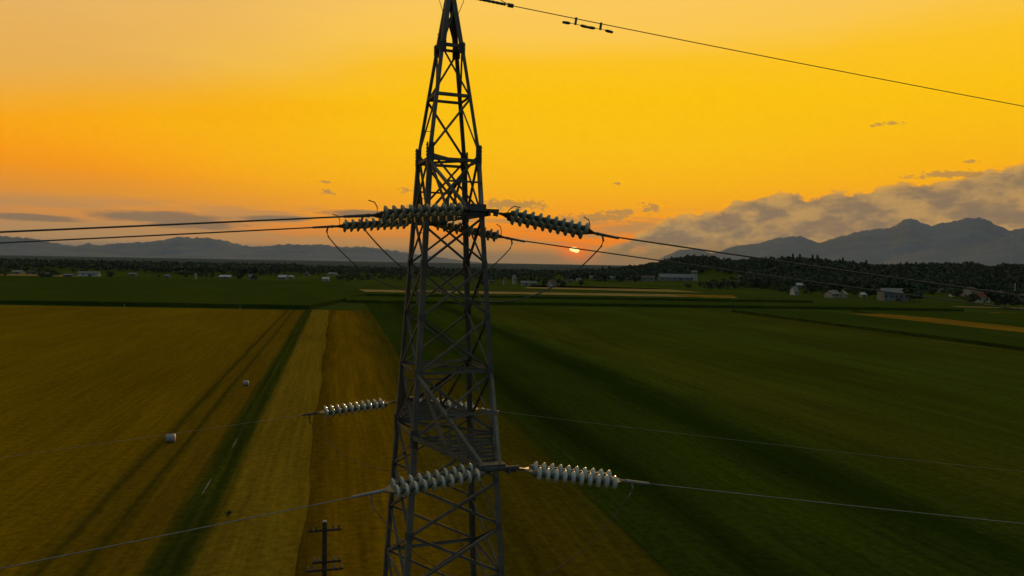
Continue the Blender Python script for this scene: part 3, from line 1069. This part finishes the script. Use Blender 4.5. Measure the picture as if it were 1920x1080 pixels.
bale(320, 829, 0.95, 'larger pale wrapped bale beside the wheel rut in the wheat')
bale(461, 723, .85, 'smaller pale wrapped bale farther up the wheat field')
for px, py, L, lab in ((440, 832, 2.6, 'upper pale streak on the grass track'), (388, 912, 2.8, 'lower pale streak on the grass track')):
    p = on_ground(px, py)
    d = Vector((-SLOPE, 1, 0)).normalized()
    n = Vector((d.y, -d.x, 0))
    mb = MB()
    K = 12
    vs = []
    for i in range(K + 1):
        t = i / K
        wd = .10 * math.sin(math.pi * min(max(t, .04), .96)) + random.uniform(0, .03)
        q = p + d * (t - .5) * L * 2
        vs += [(q.x - n.x * wd, q.y - n.y * wd, .034), (q.x + n.x * wd, q.y + n.y * wd, .034)]
    mb.add(vs, [(2 * i, 2 * i + 1, 2 * i + 3, 2 * i + 2) for i in range(K)])
    structure(mb.build('track_pale_streak', 'pale_streak'), lab, 'track')  # thin pale tapered strip lying along the grass track

# ------------------------------------------------------------------ lattice tower
D0 = 17.0
AX = at_y(838, 430, D0)
TX, TY = AX.x, D0
a_dir = Vector((math.sin(R(20.3)), -math.cos(R(20.3)), 0))          # towards the near arm
b_dir = Vector((math.cos(R(20.3)), math.sin(R(20.3)), 0))           # along the line
zup = Vector((0, 0, 1))


def T(A, B, z):
    """tower coordinates (z relative to the camera height) -> tower local"""
    return a_dir * A + b_dir * B + zup * (z + HC)


def hw(z):
    if z >= 2.52:
        pts = [(2.52, .612), (4.97, .272), (6.27, .085)]
        for (z0, h0), (z1, h1) in zip(pts, pts[1:]):
            if z <= z1:
                return h0 + (h1 - h0) * (z - z0) / (z1 - z0)
        return .085
    return .612 + .0574 * (2.52 - z)


tower = empty('lattice_tower', (TX, TY, 0), 'dark steel lattice power tower standing in the fields', 'power tower')
CORN = [(1, -1), (1, 1), (-1, 1), (-1, -1)]
LEV = [6.27, 4.97, 3.80, 2.50, 1.05, -0.06, -1.26, -2.52, -3.95, -5.0, -6.07, -7.20, -8.6, -10.2, -12.2, -14.6, -17.4, -20.6]

for sA_, sB_ in CORN:
    mb = MB()
    for (z0, z1, wd, th) in ((6.27, 4.90, .11, .012), (4.96, 2.40, .080, .011), (2.52, -4.0, .115, .014), (-3.9, -21.0, .13, .016)):
        ins = .0
        p = T(sA_ * hw(z0), sB_ * hw(z0), z0)
        q = T(sA_ * hw(z1), sB_ * hw(z1), z1)
        mb.angle(p, q, wd, th, a_dir * -sA_, b_dir * -sB_)
    leg = mb.build('leg', 'steel', tower)
    # splice plates with bolt heads
    for zc, L in ((4.93, .26), (2.46, .42), (-3.95, .4), (-11.0, .5)):
        mb = MB()
        for ax_, oth in ((a_dir, b_dir), (b_dir, a_dir)):
            sg = sA_ if ax_ is a_dir else sB_
            so = sB_ if ax_ is a_dir else sA_
            c = T(sA_ * hw(zc), sB_ * hw(zc), zc) + ax_ * sg * .012 - oth * so * .065
            mat = Matrix((ax_, oth, zup)).transposed()
            mb.box(c, .014, .12, L, mat)
            for kk in range(5):
                for off in (-.03, .03):
                    cc = c + ax_ * sg * .014 + oth * off + zup * (L * (kk - 2) / 5.6)
                    mb.box(cc, .02, .024, .024, mat)
        mb.build('splice_plate', 'steel_dark', leg)
    # climbing pegs on one leg
    if (sA_, sB_) == (1, -1):
        z = -8.5
        k = 0
        while z < 5.6:
            base = T(sA_ * hw(z), sB_ * hw(z), z)
            dd = (a_dir * sA_ if k % 2 else b_dir * sB_)
            mb = MB()
            mb.tube([base, base + dd * .12], .008, 6)
            mb.build('step_bolt', 'steel_dark', leg)
            z += .38
            k += 1

FACES = [(a_dir, b_dir, 1), (a_dir, b_dir, -1), (b_dir, a_dir, 1), (b_dir, a_dir, -1)]


def fpt(f, s, z, inset):
    n_, t_, sg = f
    h = hw(z)
    return n_ * sg * (h - inset) + t_ * s * (h - .02) + zup * (z + HC)


for fi, f in enumerate(FACES):
    n_, t_, sg = f
    inw = n_ * -sg
    for i in range(len(LEV) - 1):
        z1, z0 = LEV[i], LEV[i + 1]
        if i == 0:
            z1 = 6.0
        wd = .044 if z1 > 2.5 else (.050 if z1 > -4 else .058)
        mb = MB()
        if i < 3:      # light single diagonals in the top panels
            hi = (-1, 1, 1, -1)[fi] * (1 if i % 2 else -1)
            mb.angle(fpt(f, hi, z1, .016), fpt(f, -hi, z0, .016), wd, .007, (0, 0, -1), inw)
            mb.build('diagonal_brace', 'steel', tower)
            continue
        mb.angle(fpt(f, -1, z0, .016), fpt(f, 1, z1, .016), wd, .007, (0, 0, -1), inw)
        mb.angle(fpt(f, 1, z0, .030 + wd), fpt(f, -1, z1, .030 + wd), wd, .007, (0, 0, 1), inw * -1)
        mb.build('cross_brace', 'steel', tower)
    for z in (4.97, 3.80, 2.30, 1.05, -2.52, -3.95, -7.20, -14.6):
        mb = MB()
        mb.angle(fpt(f, -1, z - .02, .022), fpt(f, 1, z - .02, .022), .07, .008, (0, 0, 1), inw)
        mb.build('horizontal_strut', 'steel', tower)
    # gusset plates where braces meet the legs
    for z in (-0.06, -1.26, -2.52, -5.0, -6.07, -7.2, -8.6, 1.05, 2.3):
        for s in (-1, 1):
            mb = MB()
            c = fpt(f, s * .93, z, -.006)
            mb.box(c, .010, .12, .16, Matrix((n_, t_, zup)).transposed())
            mb.build('gusset_plate', 'steel_dark', tower)
# peak cap
mb = MB()
mb.box(T(0, 0, 6.26), .22, .22, .10, Matrix((a_dir, b_dir, zup)).transposed())
mb.box(T(0, .18, 6.22), .05, .42, .09, Matrix((a_dir, b_dir, zup)).transposed())
mb.build('peak_cap', 'steel_dark', tower)
# plan bracing at the arm levels
for z in (1.05, 2.30, -2.52, -3.95):
    mb = MB()
    h = hw(z) - .05
    mb.angle(T(-h, -h, z), T(h, h, z), .06, .007, (0, 0, 1), a_dir)
    mb.angle(T(-h, h, z + .08), T(h, -h, z + .08), .06, .007, (0, 0, 1), a_dir)
    mb.build('plan_brace', 'steel', tower)


def crossarm(sg, tip, zt, zb, ztip, npan, wtip, cw, label):
    arm = bpy.data.objects.new('crossarm', None)
    C.objects.link(arm)
    arm.parent = tower
    arm['label'] = label
    ht, hb_ = hw(zt), hw(zb)

    def top(s, t):
        return T(sg * (ht + (tip - ht) * t), s * (ht + (wtip - ht) * t), zt + (ztip + .10 - zt) * t)

    def bot(s, t):
        return T(sg * (hb_ + (tip - hb_) * t), s * (hb_ + (wtip - hb_) * t), zb + (ztip - zb) * t)
    for s in (-1, 1):
        for fn, vv, cc in ((top, (0, 0, -1), cw * .68), (bot, (0, 0, 1), cw)):
            mb = MB()
            mb.angle(fn(s, -.02), fn(s, 1.0), cc, .010, b_dir * -s, vv)
            mb.build('chord', 'steel', arm)
        # heavy brace from the root of the top chord to the middle of the bottom chord, lighter ones outside it
        mb = MB()
        mb.angle(top(s, .0) + b_dir * -s * .014, bot(s, .52) + b_dir * -s * .014, cw * .85, .008, (0, 0, 1), b_dir * -s)
        mb.build('arm_brace', 'steel', arm)
        for t0, t1 in ((.52, .56), (.76, .58)):
            mb = MB()
            mb.angle(bot(s, t0) + b_dir * -s * .03, top(s, t1) + b_dir * -s * .03, .04, .006, (0, 0, 1), b_dir * -s)
            mb.build('arm_brace', 'steel', arm)
    for k in range(1, npan):
        t0 = k / npan
        mb = MB()
        mb.angle(bot(-1, t0) - zup * .014, bot(1, t0) - zup * .014, .045, .006, a_dir, (0, 0, 1))
        mb.build('plan_strut', 'steel', arm)
    for k in range(0, npan, 2):
        t0, t1 = k / npan, min((k + 2) / npan, .98)
        sd = 1 if (k // 2) % 2 else -1
        mb = MB()
        mb.angle(bot(sd, t0) - zup * .03, bot(-sd, t1) - zup * .03, .04, .006, a_dir, (0, 0, 1))
        mb.build('plan_brace', 'steel', arm)
    mb = MB()
    mb.angle(top(-1, .5) + zup * .014, top(1, .5) + zup * .014, .045, .006, a_dir, (0, 0, 1))
    mb.build('plan_strut', 'steel', arm)
    mt = Matrix((a_dir, b_dir, zup)).transposed()
    e = T(sg * (tip - .02), 0, ztip + .05)
    # end plates that hold the strings
    mb = MB()
    mb.box(e, .20, wtip * 2 + .10, .24 if tip < 3 else .13, mt)
    mb.box(e + a_dir * sg * .13 + b_dir * .16, .06, wtip * 2 + .30, .05, mt)
    for s in (-1, 1):
        mb.box(e + b_dir * s * (wtip + .10) + zup * -.05, .40, .03, .14, mt)
    mb.build('end_plate', 'steel_dark', arm)
    return arm


UP, UPF, LO = 2.20, 1.80, 3.55
crossarm(1, UP, 2.27, 1.08, 1.02, 4, .17, .085, 'short upper crossarm pointing at the viewer')
crossarm(-1, UPF, 2.27, 1.05, .98, 3, .17, .085, 'short upper crossarm behind the tower')
crossarm(1, LO, -2.52, -3.95, -3.98, 9, .20, .10, 'long lower crossarm pointing at the viewer')
crossarm(-1, LO, -2.52, -3.95, -3.98, 9, .20, .10, 'long lower crossarm behind the tower')

# ------------------------------------------------------------------ insulator strings
PITCH = .168
mb = MB()
mb.lathe([(.03, -.016), (.055, -.012), (.085, .000), (.112, .016), (.126, .036), (.132, .055), (.128, .062), (.122, .052), (.110, .046), (.100, .066), (.090, .048), (.070, .064), (.055, .048), (.03, .05)], 28)
DISC = mb.mesh('insulator_disc', 'porcelain', True)
GLASS = mb.mesh('insulator_disc', 'green_glass', True)
mb = MB()
mb.lathe([(.0, -.088), (.044, -.084), (.056, -.06), (.056, -.034), (.066, -.020), (.05, -.008)], 16)
mb.lathe([(.014, .05), (.014, .10), (.0, .104)], 8)
CAP = mb.mesh('cap', 'iron_cap', True)
R_DIR = Vector((.9800, .155, -.120)).normalized()
L_DIR = Vector((-.938, -.347, -.086)).normalized()
GROUP_S = 'double insulator strings on the tower'


def string_set(A, z, side, link, label, horn=(0, 0), n=10, clamp_mat='alu_wire', clamp_len=.45, off=.2, roll=0.0):
    """double tension string leaving an arm tip; returns the wire's start point (world)"""
    d = R_DIR if side > 0 else L_DIR
    if A > 3 or A < -3:
        d = Vector((d.x, d.y, -.138 if side > 0 else (-.112 if A > 0 else -.092))).normalized()
    s0 = Vector((TX, TY, 0)) + T(A, off, z + .02)
    o = empty('insulator_string', s0, label, 'insulator', GROUP_S)
    x = d if abs(A) > 3 else Vector((d.x, d.y, d.z - (.055 if side > 0 else .0))).normalized()
    y = zup.cross(x).normalized()
    zz = x.cross(y)
    M = Matrix((x, y, zz)).transposed() @ Matrix.Rotation(R(roll), 3, 'X')
    o.rotation_euler = M.to_euler()
    sep = .20
    # shackles and first yoke
    mb = MB()
    mb.tube([(-.24, 0, .02), (0, 0, 0), (link, 0, 0)], .024, 8)
    mb.box((link * .35, 0, -.015), .10, .05, .11)
    mb.box((link * .78, 0, 0), max(.12, link * .4), .05, .05)
    mb.add([], [])
    mb.build('link', 'iron_cap', o)

    def yoke(px_, flip):
        mb = MB()
        h = .012
        pl = [(px_ - .11 * flip, -.05), (px_ - .11 * flip, .05), (px_ + .08 * flip, sep + .05), (px_ + .08 * flip, -sep - .05)]
        mb.add([(a, b, -h) for a, b in pl] + [(a, b, h) for a, b in pl],
               [(0, 1, 2, 3), (4, 5, 6, 7), (0, 1, 5, 4), (1, 2, 6, 5), (2, 3, 7, 6), (3, 0, 4, 7)])
        return mb.build('yoke_plate', 'iron_cap', o)
    yoke(link, 1)
    x0 = link + .13
    for sgn in (-1, 1):
        for k in range(n):
            q = part('insulator_disc', DISC if abs(A) > 3 else GLASS, o, (x0 + k * PITCH, sgn * sep, 0))
            part('cap', CAP, q)
    x1 = x0 + (n - 1) * PITCH + .16
    yoke(x1, -1)
    mb = MB()
    mb.tube([(x1 + .04, 0, 0), (x1 + .22, 0, 0)], .03, 8)
    mb.tube([(x1 + .18, 0, 0), (x1 + .22, 0, 0), (x1 + .22 + clamp_len, 0, 0)], [.045, .032, .026], 10)
    mb.tube([(x1 + .30, 0, 0), (x1 + .34, 0, -.12), (x1 + .31, 0, -.26)], .022, 8)
    mb.build('dead_end_clamp', clamp_mat, o)
    # arcing horns
    if horn[1]:
        mb = MB()
        mb.tube([(x1 + .02, 0, 0), (x1 + .0, 0, .16), (x1 - .04 * horn[1], 0, .26), (x1 - .16 * horn[1], 0, .31)], .011, 6)
        mb.build('arcing_horn', 'iron_cap', o)
    if horn[0]:
        mb = MB()
        mb.tube([(link - .02, 0, 0), (link + .03, 0, .12), (link + .12, 0, .22), (link + .26, 0, .22)], .011, 6)
        mb.build('arcing_horn', 'iron_cap', o)
    wire0 = s0 + M @ Vector((x1 + .22 + clamp_len * .4, 0, 0))
    jump0 = s0 + M @ Vector((x1 + .31, 0, -.26))
    return wire0, jump0, d


sets = {
    'un_l': string_set(UP, 1.03, -1, .10, 'upper near insulator string running left in front of the tower', (0, -1), clamp_mat='dark_wire', off=-.10, roll=12),
    'un_r': string_set(UP, 1.03, 1, .36, 'upper near insulator string running right over the sunset', (1, 1), clamp_mat='dark_wire', off=.33, roll=-12),
    'uf_l': string_set(-UPF, .98, -1, .25, 'upper far insulator string running left behind the tower', (0, -1), clamp_mat='dark_wire', off=-.2, roll=8),
    'uf_r': string_set(-UPF, .98, 1, .10, 'upper far insulator string running right behind the tower', (0, 1), clamp_mat='dark_wire', off=.0, roll=-8),
    'ln_l': string_set(LO, -3.98, -1, .16, 'lower near insulator string running left, largest in front of the tower', off=-.03),
    'ln_r': string_set(LO, -3.98, 1, .46, 'lower near insulator string running right over the dark green field', off=.28),
    'lf_l': string_set(-LO, -3.98, -1, .50, 'lower far insulator string left of the tower over the orange wheat', off=-.2, clamp_mat='dark_wire', clamp_len=.3),
    'lf_r': string_set(-LO, -3.98, 1, .16, 'lower far insulator string seen through the tower lattice', off=-.1),
}


def wire_pts(p0, d, L, low, n=40):
    dh = Vector((d.x, d.y, 0))
    k = dh.length
    dh /= k
    s = d.z / k
    out = []
    for i in range(n + 1):
        t = L * (i / n) ** 1.4
        out.append(p0 + dh * t + zup * (s * t - s * t * t / (2 * low)))
    return out


WL = {'un_l': 'upper near conductor leaving the tower to the left', 'un_r': 'upper near conductor leaving to the right over the cloud bank',
      'uf_l': 'upper far conductor leaving to the left, lower of the left pair', 'uf_r': 'upper far conductor crossing the setting sun',
      'ln_l': 'lower near conductor running left over the wheat', 'ln_r': 'lower near conductor running right over the dark green field',
      'lf_l': 'lower far conductor running left over the pale wheat', 'lf_r': 'lower far conductor running right over the olive field'}
for k, (p0, j0, d) in sets.items():
    mb = MB()
    L = 150 if k.endswith('r') else 40
    mb.tube(wire_pts(p0, d, L, 130), .0165 if k[0] == 'u' else (.0085 if k[1] == 'n' else .004), 8)
    o = mb.build('conductor', 'dark_wire' if k[0] == 'u' else 'alu_wire', smooth=True)
    tag(o, WL[k], 'power line', 'conductors of the power line')

# jumper loops under the arms
for key, drop, lab, mat, rr in (('un', 1.30, 'slack jumper cable looping under the upper near arm', 'dark_wire', .014),
                                ('uf', 1.25, 'slack jumper cable looping behind the tower under the upper far arm', 'dark_wire', .014),
                                ('ln', 1.60, 'slack jumper cable looping under the lower near arm', 'dark_wire', .008),
                                ('lf', 1.40, 'slack jumper cable looping under the lower far arm', 'dark_wire', .007)):
    pl, pr = sets[key + '_l'][1], sets[key + '_r'][1]
    pts = []
    for i in range(41):
        t = i / 40
        q = pl.lerp(pr, t)
        u = abs(2 * t - 1)
        q = q - zup * (drop * (1 - u ** 2.2))
        pts.append(q)
    mb = MB()
    mb.tube(pts, rr, 8)
    o = mb.build('jumper_cable', mat, smooth=True)
    tag(o, lab, 'cable', 'jumper cables of the tower')

# earth wire at the peak
e0 = Vector((TX, TY, 0)) + T(0, .36, 6.22)
E_DIR = Vector((.98, .155, -.126)).normalized()
ep = wire_pts(e0, E_DIR, 150, 130)
mb = MB()
mb.tube(ep, .011, 8)
ew = mb.build('earth_wire', 'dark_wire', smooth=True)
tag(ew, 'thin earth wire running right from the tower peak', 'power line')
mb = MB()
mb.tube([e0 + E_DIR * (.02 + .05 * k) for k in range(20)], [.030 + (.008 if k % 2 else 0) for k in range(20)], 8)
mb.build('preformed_grip', 'iron_cap', ew)
mb = MB()
mb.tube([e0 + E_DIR * 1.02, e0 + E_DIR * 1.16], .05, 8)
mb.build('clamp', 'iron_cap', ew)
le0 = Vector((TX, TY, 0)) + T(0, -.2, 6.22)
mb = MB()
mb.tube(wire_pts(le0, L_DIR, 40, 130), .011, 8)
tag(mb.build('earth_wire', 'dark_wire', smooth=True), 'thin earth wire leaving the tower peak to the left', 'power line')
# bonding wire: over the peak from the grip, and two thin tails to the legs
pk = Vector((TX, TY, 0))
mb = MB()
a0 = e0 + E_DIR * 1.2
mb.tube([a0, a0 - E_DIR * .25 + zup * .04, a0 - E_DIR * .55 + zup * .18, pk + T(0, .5, 6.55), pk + T(0, .2, 6.75), pk + T(0, -.3, 6.6)], .010, 6)
tag(mb.build('bonding_wire', 'dark_wire', smooth=True), 'thin bonding wire arching over the tower peak', 'cable', 'bonding wires at the peak')
for B, lab in ((-.30, 'thin bonding wire hanging left of the tower peak'), (.34, 'thin bonding wire hanging right of the tower peak')):
    mb = MB()
    sg = 1 if B > 0 else -1
    mb.tube([pk + T(0, B, 6.28), pk + T(.02, B * .93, 6.08), pk + T(.05, sg * .19, 5.78)], .007, 6)
    tag(mb.build('bonding_wire', 'dark_wire', smooth=True), lab, 'cable', 'bonding wires at the peak')


def damper(px, lab):
    best = min(ep_dense, key=lambda q: abs(proj(q)[0] - px))
    o = empty('vibration_damper', best, lab, 'damper', 'vibration dampers on the earth wire')
    x = E_DIR
    y = zup.cross(x).normalized()
    o.rotation_euler = Matrix((x, y, x.cross(y))).transposed().to_euler()
    mb = MB()
    mb.box((0, 0, -.055), .05, .05, .17)
    mb.build('clamp', 'iron_cap', o)
    mb = MB()
    mb.tube([(-.28, 0, -.14), (-.1, 0, -.125), (.1, 0, -.125), (.28, 0, -.14)], .007, 6)
    mb.build('messenger', 'iron_cap', o)
    for sg in (-1, 1):
        mb = MB()
        mb.tube([(sg * .12, 0, -.13), (sg * .15, 0, -.132), (sg * .20, 0, -.135), (sg * .32, 0, -.14)], [.012, .030, .036, .028], 10)
        mb.build('weight', 'iron_cap', o)


def proj(q):
    v = CAMR.transposed() @ (Vector(q) - Vector((0, 0, HC)))
    return CX + FPX * v.x / -v.z, CY - FPX * v.y / -v.z


ep_dense = [e0 + Vector((E_DIR.x, E_DIR.y, 0)) * t + zup * (E_DIR.z * t) for t in np.linspace(0.5, 6, 600)]
damper(1080, 'left of the two vibration dampers hanging on the earth wire')
damper(1127, 'right of the two vibration dampers hanging on the earth wire')

# ------------------------------------------------------------------ wooden pole
pt = at_y(609, 978, 33.0)
pole = empty('utility_pole', (pt.x, pt.y, 0), 'dark wooden utility pole standing in the wheat left of the tower', 'utility pole', None, .25)
hp = pt.z
mb = MB()
mb.tube([(0, 0, -.5), (0, 0, hp * .5), (0, 0, hp)], [.15, .125, .105], 12)
mb.build('shaft', 'pole_wood', pole)
mb = MB()
mb.tube([(0, 0, hp), (0, 0, hp + .05)], [.115, .09], 12)
mb.build('pole_cap', 'plaster_cream', pole)
for dz, L, off in ((-.36, 1.5, .0), (-1.85, 1.3, .1), (-2.22, 1.7, .0)):
    mb = MB()
    mb.box((off, -.14, hp + dz), L, .08, .09)
    arm = mb.build('pole_arm', 'pole_wood', pole)
    for sx_ in (-.42, -.25, .25, .42):
        mb = MB()
        mb.tube([(off + sx_ * L, -.14, hp + dz + .04), (off + sx_ * L, -.14, hp + dz + .12), (off + sx_ * L, -.14, hp + dz + .22)], [.02, .05, .035], 8)
        mb.build('pin_insulator', 'steel_dark' if dz > -1 else 'plaster_grey', arm)

# ------------------------------------------------------------------ air
HAZE = 1.1e-5
mb = MB()
mb.box((0, 6600, 498), 27000, 14000, 1000)
hz = mb.build('haze', 'porcelain')
m = bpy.data.materials.new('haze_air')
m.use_nodes = True
t = NT(m.node_tree)
pv = t.n('ShaderNodeVolumePrincipled')
pv.inputs['Color'].default_value = (.60, .78, 1.0, 1)
pv.inputs['Density'].default_value = HAZE
om = t.n('ShaderNodeOutputMaterial')
t.t.links.new(pv.outputs[0], om.inputs['Volume'])
hz.data.materials.clear()
hz.data.materials.append(m)
tag(hz, 'thin grey evening haze over the whole plain', 'haze', None, 'stuff')
